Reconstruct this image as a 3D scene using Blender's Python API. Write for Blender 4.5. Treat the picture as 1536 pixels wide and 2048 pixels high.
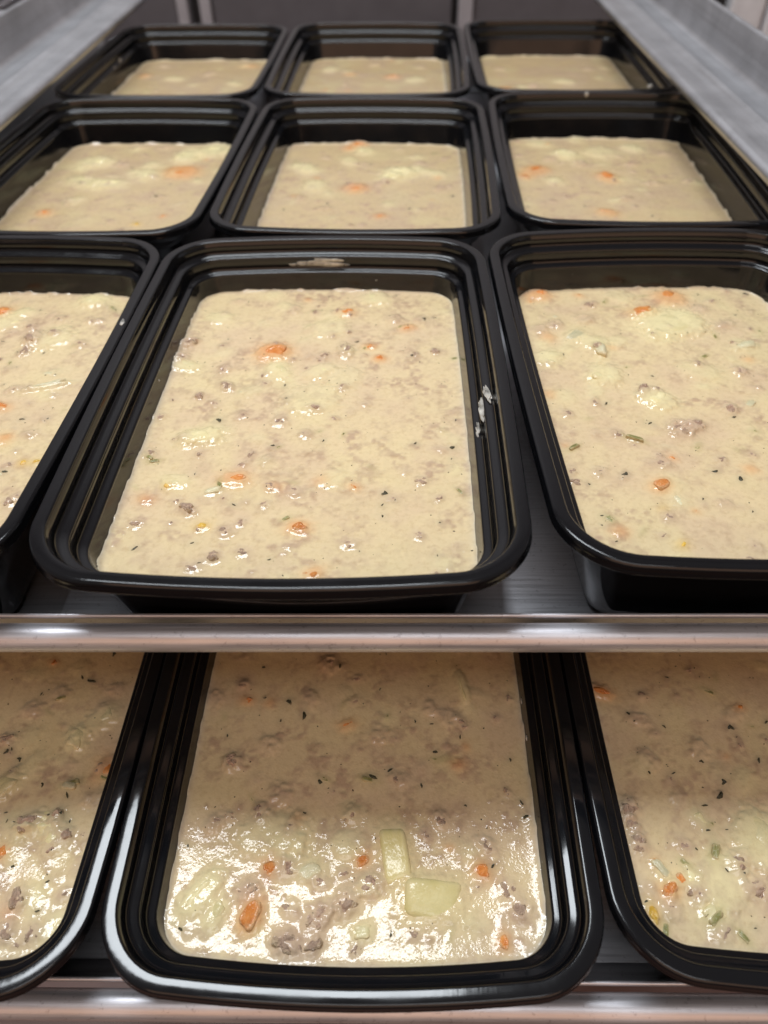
import bpy, bmesh, math, random
import numpy as np
from mathutils import Vector, Matrix

for o in list(bpy.data.objects):
    bpy.data.objects.remove(o)
S = bpy.context.scene
COL = S.collection

# ------------------------------------------------------------------ camera
cam_data = bpy.data.cameras.new("camera")
cam = bpy.data.objects.new("camera", cam_data)
COL.objects.link(cam)
S.camera = cam
right = Vector((0.999817, 0.017165, -0.008429)).normalized()
fwd = Vector((-0.018173, 0.715693, -0.698179)).normalized()
upv = right.cross(fwd)
cam.matrix_world = Matrix((
    (right.x, upv.x, -fwd.x, 0.034783),
    (right.y, upv.y, -fwd.y, -0.241373),
    (right.z, upv.z, -fwd.z, 0.157129),
    (0, 0, 0, 1)))
cam_data.sensor_fit = 'HORIZONTAL'
cam_data.sensor_width = 36.0
cam_data.lens = 36.0 * 1497.07 / 1536.0
cam_data.clip_start = 0.01
cam_data.clip_end = 50.0
cam_data.dof.use_dof = True
cam_data.dof.focus_distance = 0.262
cam_data.dof.aperture_fstop = cam_data.lens / 2.8

# ------------------------------------------------------------------ room light
world = bpy.data.worlds.new("World")
S.world = world
world.use_nodes = True
bg = world.node_tree.nodes["Background"]
bg.inputs[0].default_value = (1.0, 0.86, 0.80, 1)
bg.inputs[1].default_value = 0.17

def area_panel(name, loc, sx, sy, power, color):
    ld = bpy.data.lights.new(name, 'AREA')
    ld.shape = 'RECTANGLE'
    ld.size, ld.size_y = sx, sy
    ld.energy = power
    ld.color = color
    lo = bpy.data.objects.new(name, ld)
    COL.objects.link(lo)
    lo.location = loc
    return lo

area_panel("ceiling_panel_front", (-0.38, 0.47, 1.85), 1.16, 0.54, 37.0, (0.89, 0.95, 1.0))
area_panel("ceiling_panel_rear", (0.10, -0.95, 1.85), 1.20, 0.60, 8.0, (0.98, 0.99, 1.0))

warm = area_panel("added_warm_fill", (0.10, -1.60, 0.70), 2.2, 1.3, 9.5, (1.0, 0.56, 0.33))  # added warm fill behind the camera, browns the shaded lower soups
warm.rotation_euler = (math.radians(66), 0, 0)

S.view_settings.view_transform = 'Standard'
S.view_settings.look = 'None'
S.view_settings.exposure = 0.0
S.view_settings.gamma = 1.0
S.view_settings.use_curve_mapping = False
try:
    S.cycles.use_denoising = True
    S.cycles.max_bounces = 6
    S.cycles.glossy_bounces = 4
    S.cycles.use_adaptive_sampling = True
    S.cycles.adaptive_threshold = 0.02
    S.cycles.caustics_reflective = False
    S.cycles.caustics_refractive = False
except Exception:
    pass

# ------------------------------------------------------------------ helpers
def link(name, me, mat, parent=None, smooth=True):
    o = bpy.data.objects.new(name, me)
    COL.objects.link(o)
    if mat is not None and not me.materials:
        me.materials.append(mat)
    if smooth:
        me.polygons.foreach_set("use_smooth", [True] * len(me.polygons))
    if parent is not None:
        o.parent = parent
    return o

def empty(name, loc=(0, 0, 0), rz=0.0):
    o = bpy.data.objects.new(name, None)
    COL.objects.link(o)
    o.empty_display_size = 0.02
    o.location = loc
    o.rotation_euler = (0, 0, rz)
    return o

def tag(o, label=None, cat=None, group=None, kind=None):
    for k, val in (("label", label), ("category", cat), ("group", group), ("kind", kind)):
        if val:
            o[k] = val
    return o

def mesh_from(name, verts, faces):
    me = bpy.data.meshes.new(name)
    me.from_pydata([tuple(p) for p in verts], [], faces)
    me.update()
    return me

def box_mesh(name, x0, x1, y0, y1, z0, z1, bevel=0.0):
    bm = bmesh.new()
    bmesh.ops.create_cube(bm, size=1.0)
    for vv in bm.verts:
        vv.co = Vector((x0 if vv.co.x < 0 else x1, y0 if vv.co.y < 0 else y1, z0 if vv.co.z < 0 else z1))
    if bevel:
        bmesh.ops.bevel(bm, geom=list(bm.edges), offset=bevel, segments=2, profile=0.7, affect='EDGES')
    me = bpy.data.meshes.new(name)
    bm.to_mesh(me)
    bm.free()
    return me

def outline(hw, hl, r, bx, by, n=12, ns=10):
    """rounded rectangle with slightly bowed sides, counter-clockwise"""
    pts = []
    def put(x, y):
        pts.append((x - np.sign(x) * bx * (y / hl) ** 2, y - np.sign(y) * by * (x / hw) ** 2))
    corners = [(hw - r, hl - r, 0), (-(hw - r), hl - r, 90), (-(hw - r), -(hl - r), 180), (hw - r, -(hl - r), 270)]
    for i, (cx, cy, a0) in enumerate(corners):
        for k in range(n + 1):
            a = math.radians(a0 + 90.0 * k / n)
            put(cx + r * math.cos(a), cy + r * math.sin(a))
        nx, ny, _ = corners[(i + 1) % 4]
        ax, ay = cx + r * math.cos(math.radians(a0 + 90)), cy + r * math.sin(math.radians(a0 + 90))
        bx_, by_ = nx + r * math.cos(math.radians(a0 + 90)), ny + r * math.sin(math.radians(a0 + 90))
        for k in range(1, ns):
            t = k / ns
            put(ax + (bx_ - ax) * t, ay + (by_ - ay) * t)
    return np.array(pts)

def sweep(name, loops, closed=False, cap_last=False):
    """loops: list of (outline points Nx2, z); joins them in order"""
    n = len(loops[0][0])
    verts, faces = [], []
    for pts, z in loops:
        for p in pts:
            verts.append((p[0], p[1], z if np.isscalar(z) else 0))
    m = len(loops)
    for i in range(m if closed else m - 1):
        a, b = i * n, ((i + 1) % m) * n
        for k in range(n):
            k2 = (k + 1) % n
            faces.append((a + k, a + k2, b + k2, b + k))
    if cap_last:
        faces.append(tuple(range((m - 1) * n, m * n)))
    return mesh_from(name, verts, faces)

# value noise ------------------------------------------------------
def vnoise(x, y, seed):
    xi, yi = np.floor(x).astype(np.int64), np.floor(y).astype(np.int64)
    fx, fy = x - xi, y - yi
    fx, fy = fx * fx * fx * (fx * (fx * 6 - 15) + 10), fy * fy * fy * (fy * (fy * 6 - 15) + 10)
    def h(a, b):
        q = (a * 374761393 + b * 668265263 + seed * 1442695041) & 0x7fffffff
        q = ((q ^ (q >> 13)) * 1274126177) & 0x7fffffff
        q = (q ^ (q >> 16)) & 0xffff
        return q / 65535.0
    return (h(xi, yi) * (1 - fx) + h(xi + 1, yi) * fx) * (1 - fy) + (h(xi, yi + 1) * (1 - fx) + h(xi + 1, yi + 1) * fx) * fy

def fbm(x, y, seed, octv=3):
    a, s, t = 0.0, 1.0, 0.0
    for i in range(octv):
        a = a + s * vnoise(x * 2 ** i + 17.3 * i, y * 2 ** i - 9.1 * i, seed + i * 31)
        t += s
        s *= 0.5
    return a / t

# ------------------------------------------------------------------ materials
def new_mat(name):
    m = bpy.data.materials.new(name)
    m.use_nodes = True
    nt = m.node_tree
    return m, nt, nt.nodes["Principled BSDF"]

def node(nt, kind, **kw):
    n = nt.nodes.new(kind)
    for k, val in kw.items():
        if k in n.inputs.keys():
            n.inputs[k].default_value = val
        else:
            setattr(n, k, val)
    return n

def noise_node(nt, coord, scale, detail=3.0, rough=0.55, mapscale=None):
    src = coord
    if mapscale:
        mp = node(nt, "ShaderNodeMapping")
        mp.inputs["Scale"].default_value = mapscale
        nt.links.new(coord, mp.inputs["Vector"])
        src = mp.outputs["Vector"]
    n = node(nt, "ShaderNodeTexNoise")
    n.inputs["Scale"].default_value = scale
    n.inputs["Detail"].default_value = detail
    n.inputs["Roughness"].default_value = rough
    nt.links.new(src, n.inputs["Vector"])
    return n

def ramp(nt, src, stops):
    r = node(nt, "ShaderNodeValToRGB")
    el = r.color_ramp.elements
    while len(el) < len(stops):
        el.new(0.5)
    for e, (p, c) in zip(el, stops):
        e.position = p
        e.color = c if len(c) == 4 else (*c, 1)
    nt.links.new(src, r.inputs["Fac"])
    return r

def maprange(nt, src, a, b, lo, hi):
    r = node(nt, "ShaderNodeMapRange")
    r.inputs["From Min"].default_value = a
    r.inputs["From Max"].default_value = b
    r.inputs["To Min"].default_value = lo
    r.inputs["To Max"].default_value = hi
    nt.links.new(src, r.inputs["Value"])
    return r

def bump(nt, height, strength, dist, prev=None):
    b = node(nt, "ShaderNodeBump")
    b.inputs["Strength"].default_value = strength
    b.inputs["Distance"].default_value = dist
    nt.links.new(height, b.inputs["Height"])
    if prev is not None:
        nt.links.new(prev.outputs["Normal"], b.inputs["Normal"])
    return b

# black plastic of the tubs
MAT_PLASTIC, nt, bs = new_mat("black_polypropylene")
tc = node(nt, "ShaderNodeTexCoord").outputs["Object"]
bs.inputs["Base Color"].default_value = (0.0055, 0.0060, 0.0076, 1)
bs.inputs["IOR"].default_value = 1.50
n1 = noise_node(nt, tc, 60, 4)
n2 = noise_node(nt, tc, 900, 2, 0.6, (1.0, 0.06, 1.0))
nt.links.new(maprange(nt, n1.outputs["Fac"], 0.3, 0.75, 0.07, 0.16).outputs[0], bs.inputs["Roughness"])
b1 = bump(nt, n1.outputs["Fac"], 0.05, 0.0012)
b2 = bump(nt, n2.outputs["Fac"], 0.05, 0.0002, b1)
nt.links.new(b2.outputs["Normal"], bs.inputs["Normal"])

# aluminium sheet pan
def metal(name, base, dark, rlo, rhi, axis_scale, scratch, met=1.0):
    m, nt, bs = new_mat(name)
    tc = node(nt, "ShaderNodeTexCoord").outputs["Object"]
    g = noise_node(nt, tc, 1.0, 4, 0.6, axis_scale)
    w = noise_node(nt, tc, 22, 4, 0.6)
    f = noise_node(nt, tc, 420, 3, 0.7)
    mix = node(nt, "ShaderNodeMix", data_type='RGBA')
    r1 = ramp(nt, w.outputs["Fac"], [(0.30, base), (0.72, dark)])
    r2 = ramp(nt, g.outputs["Fac"], [(0.30, (0.60, 0.60, 0.60)), (0.55, (1, 1, 1))])
    mix.blend_type = 'MULTIPLY'
    mix.inputs["Factor"].default_value = scratch
    nt.links.new(r1.outputs["Color"], mix.inputs["A"])
    nt.links.new(r2.outputs["Color"], mix.inputs["B"])
    pit = ramp(nt, f.outputs["Fac"], [(0.30, (0.45, 0.42, 0.42)), (0.40, (1, 1, 1))])
    mix2 = node(nt, "ShaderNodeMix", data_type='RGBA')
    mix2.blend_type = 'MULTIPLY'
    mix2.inputs["Factor"].default_value = scratch
    nt.links.new(mix.outputs["Result"], mix2.inputs["A"])
    nt.links.new(pit.outputs["Color"], mix2.inputs["B"])
    nt.links.new(mix2.outputs["Result"], bs.inputs["Base Color"])
    bs.inputs["Metallic"].default_value = met
    nt.links.new(maprange(nt, g.outputs["Fac"], 0.3, 0.7, rlo, rhi).outputs[0], bs.inputs["Roughness"])
    bb = bump(nt, g.outputs["Fac"], 0.10, 0.0004)
    b3 = bump(nt, f.outputs["Fac"], 0.12, 0.0003, bb)
    nt.links.new(b3.outputs["Normal"], bs.inputs["Normal"])
    return m

MAT_PAN = metal("worn_aluminium_pan", (0.73, 0.72, 0.755), (0.57, 0.555, 0.59), 0.32, 0.48, (25, 900, 900), 0.5, 0.65)
MAT_RAIL = metal("dull_rack_aluminium", (0.66, 0.67, 0.70), (0.43, 0.44, 0.46), 0.30, 0.42, (500, 5, 500), 0.4, 0.75)
MAT_STEEL = metal("brushed_grey_steel", (0.30, 0.29, 0.31), (0.24, 0.23, 0.25), 0.40, 0.55, (300, 300, 8), 0.2)

def plain(name, c, rough=0.5, metallic=0.0):
    m, nt, bs = new_mat(name)
    tc = node(nt, "ShaderNodeTexCoord").outputs["Object"]
    n = noise_node(nt, tc, 35, 4)
    r = ramp(nt, n.outputs["Fac"], [(0.3, tuple(0.9 * q for q in c)), (0.7, tuple(min(1, 1.08 * q) for q in c))])
    nt.links.new(r.outputs["Color"], bs.inputs["Base Color"])
    bs.inputs["Roughness"].default_value = rough
    bs.inputs["Metallic"].default_value = metallic
    return m

MAT_DARK = plain("dark_grey_panel", (0.125, 0.118, 0.128), 0.45)
MAT_WALL = plain("pale_painted_wall", (0.42, 0.39, 0.39), 0.6)
MAT_TILE = plain("red_brown_tile", (0.14, 0.075, 0.06), 0.45)
MAT_TRIM = plain("pale_grey_trim", (0.42, 0.40, 0.42), 0.4)
MAT_GAP = plain("dark_joint", (0.02, 0.02, 0.022), 0.6)
MAT_WHITE = plain("white_enamel", (0.88, 0.88, 0.90), 0.35)
MAT_CHROME = plain("chromed_wire", (0.75, 0.75, 0.78), 0.2, 1.0)

# soup: colour comes from a per-vertex attribute (broth with meat and fat mixed in, back rows painted dimmer)
MAT_SOUP, nt, bs = new_mat("creamy_broth")
tc = node(nt, "ShaderNodeTexCoord").outputs["Object"]
at = node(nt, "ShaderNodeAttribute")
at.attribute_name = "broth"
fine = noise_node(nt, tc, 420, 4, 0.65)
rf = ramp(nt, fine.outputs["Fac"], [(0.28, (0.86, 0.82, 0.78)), (0.5, (1, 1, 1)), (0.75, (1.0, 1.0, 1.0))])
mx = node(nt, "ShaderNodeMix", data_type='RGBA')
mx.blend_type = 'MULTIPLY'
mx.inputs["Factor"].default_value = 0.8
nt.links.new(at.outputs["Color"], mx.inputs["A"])
nt.links.new(rf.outputs["Color"], mx.inputs["B"])
nt.links.new(mx.outputs["Result"], bs.inputs["Base Color"])
bs.inputs["IOR"].default_value = 1.46
gr = noise_node(nt, tc, 1150, 2, 0.5)
vo = node(nt, "ShaderNodeTexVoronoi")
vo.inputs["Scale"].default_value = 850
nt.links.new(tc, vo.inputs["Vector"])
nt.links.new(maprange(nt, fine.outputs["Fac"], 0.3, 0.7, 0.05, 0.12).outputs[0], bs.inputs["Roughness"])
bsoft = noise_node(nt, tc, 300, 2, 0.5)
ba = bump(nt, bsoft.outputs["Fac"], 0.05, 0.0008)
bb = bump(nt, gr.outputs["Fac"], 0.15, 0.0004, ba)
inv = maprange(nt, vo.outputs["Distance"], 0.0, 0.55, 1.0, 0.0)
bc = bump(nt, inv.outputs[0], 0.14, 0.0003, bb)
nt.links.new(bc.outputs["Normal"], bs.inputs["Normal"])

def food(name, c1, c2, rough, scale, bstr=0.25, c_in=0.24, c_out=0.50, cmax=0.95):
    """piece of food with a film of broth that thickens towards its edges"""
    m, nt, bs = new_mat(name)
    tc = node(nt, "ShaderNodeTexCoord").outputs["Object"]
    oi = node(nt, "ShaderNodeObjectInfo")
    add = node(nt, "ShaderNodeVectorMath", operation='ADD')
    nt.links.new(tc, add.inputs[0])
    sc = node(nt, "ShaderNodeVectorMath", operation='SCALE')
    sc.inputs[0].default_value = (7.1, 3.3, 5.9)
    nt.links.new(oi.outputs["Random"], sc.inputs["Scale"])
    nt.links.new(sc.outputs[0], add.inputs[1])
    n = noise_node(nt, add.outputs[0], scale, 4, 0.6)
    r = ramp(nt, n.outputs["Fac"], [(0.30, c1), (0.70, c2)])
    hs = node(nt, "ShaderNodeHueSaturation")
    nt.links.new(r.outputs["Color"], hs.inputs["Color"])
    nt.links.new(maprange(nt, oi.outputs["Random"], 0, 1, 0.85, 1.12).outputs[0], hs.inputs["Value"])
    flat = node(nt, "ShaderNodeVectorMath", operation='MULTIPLY')
    flat.inputs[1].default_value = (1, 1, 0)
    nt.links.new(tc, flat.inputs[0])
    ln = node(nt, "ShaderNodeVectorMath", operation='LENGTH')
    nt.links.new(flat.outputs[0], ln.inputs[0])
    n2 = noise_node(nt, add.outputs[0], 3.2, 4, 0.6)
    sm = node(nt, "ShaderNodeMath", operation='ADD')
    nt.links.new(ln.outputs["Value"], sm.inputs[0])
    nt.links.new(maprange(nt, n2.outputs["Fac"], 0.25, 0.75, -0.17, 0.17).outputs[0], sm.inputs[1])
    mr = maprange(nt, sm.outputs[0], c_in, c_out, 0.04, cmax)
    mr.interpolation_type = 'SMOOTHSTEP'
    mx = node(nt, "ShaderNodeMix", data_type='RGBA')
    nt.links.new(mr.outputs[0], mx.inputs["Factor"])
    nt.links.new(hs.outputs["Color"], mx.inputs["A"])
    mid = tuple(0.62 * k + 0.38 * (0.5 * p + 0.5 * q) for k, p, q in zip((0.795, 0.632, 0.375), c1, c2))
    mx.inputs["B"].default_value = (*mid, 1)
    nt.links.new(mx.outputs["Result"], bs.inputs["Base Color"])
    bs.inputs["Roughness"].default_value = rough
    bs.inputs["IOR"].default_value = 1.45
    b = bump(nt, n.outputs["Fac"], bstr, 0.08)
    nt.links.new(b.outputs["Normal"], bs.inputs["Normal"])
    return m

FOOD = {
    'P': food("boiled_potato", (0.77, 0.66, 0.33), (0.86, 0.77, 0.46), 0.16, 1.6, 0.12, 0.22, 0.52),
    'B': food("potato_block", (0.67, 0.56, 0.23), (0.77, 0.67, 0.34), 0.2, 1.6, 0.06, 0.32, 0.64, 0.85),
    'O': food("soft_onion", (0.66, 0.60, 0.36), (0.80, 0.74, 0.50), 0.16, 1.6, 0.2),
    'K': food("cooked_carrot", (0.72, 0.20, 0.035), (0.86, 0.36, 0.10), 0.16, 1.8, 0.3, 0.24, 0.55),
    'Y': food("yellow_corn", (0.75, 0.40, 0.03), (0.85, 0.55, 0.10), 0.2, 1.8, 0.2),
    'M': food("ground_meat", (0.47, 0.30, 0.215), (0.68, 0.495, 0.365), 0.14, 2.6, 0.5, 0.22, 0.58, 0.9),
    'G': food("cooked_celery", (0.20, 0.19, 0.055), (0.34, 0.32, 0.12), 0.18, 1.8, 0.2, 0.20, 0.52),
    'H': food("dark_herb", (0.028, 0.028, 0.016), (0.085, 0.078, 0.040), 0.25, 2.0, 0.3, 0.30, 0.62, 0.6),
}
MAT_SMEAR, nt, bs = new_mat("dried_broth")
tc = node(nt, "ShaderNodeTexCoord").outputs["Object"]
bs.inputs["Base Color"].default_value = (0.78, 0.75, 0.68, 1)
bs.inputs["Roughness"].default_value = 0.3
sn = noise_node(nt, tc, 170, 2, 0.5)
nt.links.new(maprange(nt, sn.outputs["Fac"], 0.32, 0.62, 0.12, 0.75).outputs[0], bs.inputs["Alpha"])
PIECES = {
    'C1': [('K',-19.6,40.2,10.5,0.9), ('K',-23.5,-42.6,7.4,0.5), ('K',1.7,-66.7,5.0,0.8), ('K',10.3,74.6,5.6,0.6), ('K',38.8,61.2,5.4,0.5), ('K',26.8,36.0,3.8,0.6), ('K',22.2,45.2,3.9,0.5), ('K',7.9,-43.2,4.2,0.2), ('K',19.3,-46.3,3.1,0.4), ('K',-52.9,-53.3,4.2,0.3), ('K',-8.6,-46.5,4.1,0.3), ('K',8.1,-87.1,5.0,0.5), ('Y',-30.6,-66.5,4.5,0.8), ('Y',-46.8,-46.8,3.1,0.5), ('P',-40.5,-19.4,13.7,0.95,8,0.6), ('P',-0.8,5.9,19.0,0.3), ('P',12.5,20.1,14.8,0.3), ('P',-44.7,-44.1,8.6,0.5), ('P',-16.3,25.5,11.3,0.4), ('P',1.7,25.6,11.3,0.4), ('P',3.5,59.8,13.6,0.3), ('P',23.3,87.4,11.6,0.5), ('P',-48.3,68.5,10.0,0.5), ('P',-56.4,29.1,10.4,0.7), ('O',-25.9,11.0,11.0,0.4), ('O',-30.3,-49.3,7.3,0.8), ('M',11.4,41.1,10.2,0.7), ('M',2.9,37.1,5.6,0.6), ('M',-58.0,47.8,8.1,1), ('M',-59.0,34.9,6.9,1), ('M',-35.7,14.4,6.6,0.8), ('M',-38.9,27.3,5.6,0.5), ('M',-11.2,-9.0,6.4,0.6), ('M',-0.8,-16.7,5.3,0.5), ('M',-37.3,-58.2,6.1,0.8), ('M',-1.3,-49.0,5.1,0.6), ('M',-10.4,-46.5,5.1,0.6), ('M',21.5,2.7,4.3,0.5), ('M',1.7,-0.8,5.4,0.6), ('M',-22.6,-68.8,5.0,0.7), ('M',-18.1,-65.2,4.0,0.7), ('M',19.3,-74.1,6.0,0.5), ('M',-53.6,-65.6,5.1,0.6), ('M',-24.5,-81.1,4.0,0.7), ('M',-57.3,-29.0,5.3,0.5), ('M',-38.7,-28.8,4.2,0.6), ('M',-59.0,-6.1,4.4,0.6), ('M',-45.7,7.4,4.4,0.7), ('M',-41.5,84.9,6.1,0.4), ('M',-14.3,77.8,8.4,0.3), ('M',33.0,68.7,7.0,0.3), ('M',44.6,68.8,5.9,0.3), ('M',-11.0,-55.5,4.0,0.5), ('M',37.4,-38.1,4.1,0.3), ('H',-35.4,-8.2,4.3,1), ('H',30.3,-49.5,3.5,1), ('H',41.2,-22.4,2.6,1), ('H',55.1,-24.4,3.1,1), ('H',-12.3,-23.7,2.6,1), ('H',-32.4,-74.1,2.0,1), ('H',-50.7,-76.5,3.2,0.8), ('H',-28.5,-82.9,2.2,1), ('H',-6.0,-80.9,2.5,0.5), ('H',29.7,-61.2,3.0,0.5), ('H',16.5,49.3,2.9,0.8), ('H',40.8,38.4,2.8,0.6), ('H',-12.0,15.6,2.8,1), ('H',6.6,-20.6,2.1,1), ('H',33.9,-53.1,1.5,1), ('H',47.7,-78.7,1.5,1), ('H',49.0,-63.9,1.2,1), ('H',-38.3,-40.0,1.6,1), ('G',-54.5,-33.2,4.2,0.7), ('G',-56.8,-31.3,3.7,0.7), ('G',-28.3,-45.9,4.6,0.7), ('G',-2.9,-62.7,3.0,0.9), ('G',56.6,-48.6,4.0,0.5), ('G',59.0,35.4,3.4,0.5), ('G',-4.6,75.5,4.2,0.4), ('G',24.7,-35.5,3.1,0.3)],
    'R1': [('K',-1.2,71.5,9.0,0.8), ('K',15.4,85.9,11.0,0.5), ('K',-48.0,90.2,9.1,0.6), ('K',-25.8,-49.0,5.5,0.8), ('K',-49.7,51.0,5.5,0.3), ('K',-46.0,-71.8,4.1,0.3), ('K',-56.4,7.4,3.7,0.3), ('K',9.0,-41.0,3.5,0.3), ('Y',-26.9,-78.4,4.1,0.5), ('Y',-28.7,-61.3,3.1,0.3), ('P',9.3,61.2,26.6,1,10,0.8), ('P',-13.9,2.9,14.0,0.8), ('P',-30.8,20.5,13.0,0.7), ('P',-29.4,45.0,11.0,0.6), ('P',-52.7,33.4,9.3,0.6), ('O',-37.1,51.5,12.5,0.7), ('O',-28.5,38.8,10.9,0.8), ('O',36.5,41.2,11.7,0.9), ('O',23.3,-1.4,6.6,0.7), ('P',10.5,22.2,13.6,0.2), ('P',-8.1,87.6,10.8,0.3), ('M',-9.6,-17.0,11.0,0.8), ('M',-3.3,-15.5,7.7,0.8), ('M',-17.6,8.2,6.8,0.8), ('M',14.2,-4.6,6.8,0.7), ('M',27.5,21.7,7.0,0.7), ('M',-34.5,-19.5,5.4,0.6), ('M',-38.7,1.7,5.5,0.5), ('M',-22.1,-37.5,5.3,0.6), ('M',-46.0,-41.2,5.2,0.5), ('M',-37.6,-44.1,4.2,0.5), ('M',-24.4,79.7,7.3,0.5), ('M',-51.9,58.4,7.1,0.4), ('M',-29.5,66.7,8.4,0.3), ('M',-21.9,-33.3,4.3,0.6), ('M',-6.3,-59.2,5.2,0.3), ('M',27.0,74.5,7.5,0.3), ('M',-44.3,62.6,7.1,0.3), ('M',34.2,60.6,7.4,0.3), ('H',-34.4,0.6,3.3,1), ('H',-20.2,-12.9,3.3,0.8), ('H',-4.2,-42.1,3.4,1), ('H',3.4,-46.4,3.8,1), ('H',-37.3,-42.8,3.7,0.9), ('H',-51.4,-47.9,1.6,1), ('H',-48.4,-76.4,2.0,1), ('H',-13.3,-56.5,2.1,0.6), ('H',53.4,88.4,3.9,0.8), ('H',-45.4,37.2,2.3,0.7), ('H',1.8,-63.1,1.6,1), ('H',-51.5,-68.6,1.2,1), ('G',-28.9,-22.7,7.6,1,-28,0.3), ('G',-53.0,-27.3,5.3,0.9), ('G',15.9,33.6,4.7,0.6), ('G',-5.9,-27.1,5.4,0.4), ('G',-48.0,-65.8,5.1,0.5), ('G',-16.5,82.9,4.9,0.4), ('G',26.0,49.9,4.8,0.5), ('G',-38.4,-71.9,4.1,0.3)],
    'L1': [('K',-4.3,76.8,8.0,0.7), ('K',25.2,2.6,5.3,0.6), ('Y',47.1,-31.9,3.8,0.6), ('Y',52.0,-31.3,3.8,0.6), ('K',34.1,-18.3,5.0,0.3), ('O',39.3,16.8,18.9,0.8,20,0.2), ('P',37.3,88.4,12.5,0.7), ('P',27.2,54.0,17.7,0.4), ('P',1.4,66.8,12.5,0.5), ('M',19.2,53.9,9.8,0.8), ('M',19.7,43.4,7.2,0.8), ('M',14.8,63.8,6.2,0.7), ('M',43.1,69.6,7.4,0.5), ('M',44.2,10.5,4.6,0.6), ('M',42.3,50.0,6.0,0.6), ('M',25.2,14.8,5.8,0.5), ('M',45.6,81.3,6.2,0.3), ('M',43.7,-15.0,5.6,0.3), ('M',25.8,71.7,6.2,0.4), ('H',36.7,-5.5,3.4,1), ('H',41.7,-37.1,4.4,0.7), ('H',47.1,-5.4,1.7,1), ('H',49.5,80.4,2.5,0.8), ('H',55.8,-47.6,2.1,1), ('G',48.0,81.3,3.7,0.6), ('G',16.8,33.4,4.8,0.4)],
    'C2': [('K',-7.2,13.8,10.5,0.6), ('K',9.9,-27.3,5.2,0.4), ('K',-11.1,94.0,8.8,0.6), ('K',-16.5,85.1,7.0,0.4), ('P',-43.5,47.0,15.8,0.7), ('P',-33.5,17.3,15.8,0.5), ('P',18.1,39.5,17.5,0.8), ('P',29.4,44.1,14.0,0.6), ('P',13.6,30.8,12.2,0.7), ('P',42.5,40.0,12.2,0.4), ('P',-14.7,61.2,14.0,0.4), ('P',-5.7,80.4,12.2,0.4), ('M',10.7,22.4,10.7,0.5), ('M',-11.3,17.8,8.0,0.5), ('M',32.6,57.6,8.0,0.4), ('M',-23.6,-17.3,8.0,0.4), ('M',-40.5,-2.7,8.0,0.4), ('M',45.6,15.1,8.0,0.4), ('M',18.4,85.8,8.0,0.3), ('H',27.4,-16.1,4.0,0.7), ('H',53.2,3.4,4.0,0.7), ('H',-22.8,-9.9,2.7,0.7), ('G',42.7,76.6,5.3,0.4)],
    'R2': [('K',0.0,22.5,12.2,0.6), ('K',-44.5,33.8,12.2,0.6), ('K',-52.6,23.2,8.8,0.4), ('K',-9.4,-32.9,8.8,0.4), ('P',-21.8,62.6,14.0,0.9), ('P',26.1,74.9,14.0,0.6), ('P',2.7,67.7,17.5,0.4), ('P',-36.5,83.9,14.0,0.4), ('P',-10.6,94.0,10.5,0.3), ('P',-34.4,15.1,10.5,0.4), ('M',20.6,46.5,8.0,0.6), ('M',4.7,-12.0,8.0,0.5), ('M',50.9,16.7,8.0,0.5), ('M',-14.1,45.9,9.4,0.4), ('M',-32.9,54.8,9.4,0.4), ('M',28.0,12.2,9.4,0.3), ('M',46.2,65.6,9.4,0.3), ('H',-21.2,-23.7,2.7,0.8), ('H',15.9,-37.3,2.7,0.8)],
    'L2': [('K',28.7,42.7,15.8,0.8), ('K',-38.5,-23.9,7.0,0.5), ('P',24.9,69.8,17.5,0.9), ('P',43.0,81.7,21.0,0.8), ('P',-34.0,59.1,19.2,0.6), ('P',-30.7,24.2,21.0,0.5), ('P',-13.2,20.5,17.5,0.5), ('P',6.2,37.8,15.8,0.6), ('P',4.6,55.4,10.5,0.4), ('M',-15.6,55.0,8.0,0.4), ('M',6.1,88.7,10.7,0.3), ('M',-30.7,-7.5,8.0,0.4), ('M',11.4,-13.8,6.7,0.4), ('M',25.6,1.6,6.7,0.4), ('M',-11.5,88.4,9.4,0.3), ('H',22.5,1.5,4.0,0.6), ('H',26.8,21.5,2.7,0.8), ('Y',21.5,-38.3,5.3,0.5)],
    'C3': [('K',15.0,36.1,8.8,0.5), ('K',-22.4,43.7,7.0,0.3), ('P',-41.3,59.5,14.0,0.4), ('P',34.5,28.6,14.0,0.3), ('M',-2.0,76.0,9.4,0.4), ('M',-24.5,13.6,8.0,0.4), ('M',38.7,67.9,9.4,0.3)],
    'R3': [('K',-43.9,-7.7,8.8,0.4), ('M',-20.4,-0.8,8.0,0.7), ('M',-42.7,52.4,9.4,0.3), ('M',36.4,51.3,9.4,0.3), ('P',8.7,13.3,14.0,0.4), ('P',-31.2,-5.0,12.2,0.5)],
    'L3': [('K',38.8,75.5,10.5,0.3), ('K',-48.2,43.5,8.8,0.3), ('P',-19.9,35.9,14.0,0.3), ('M',7.4,51.4,10.7,0.3), ('M',-38.5,75.4,9.4,0.3), ('P',35.0,21.1,12.2,0.3)],
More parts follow.
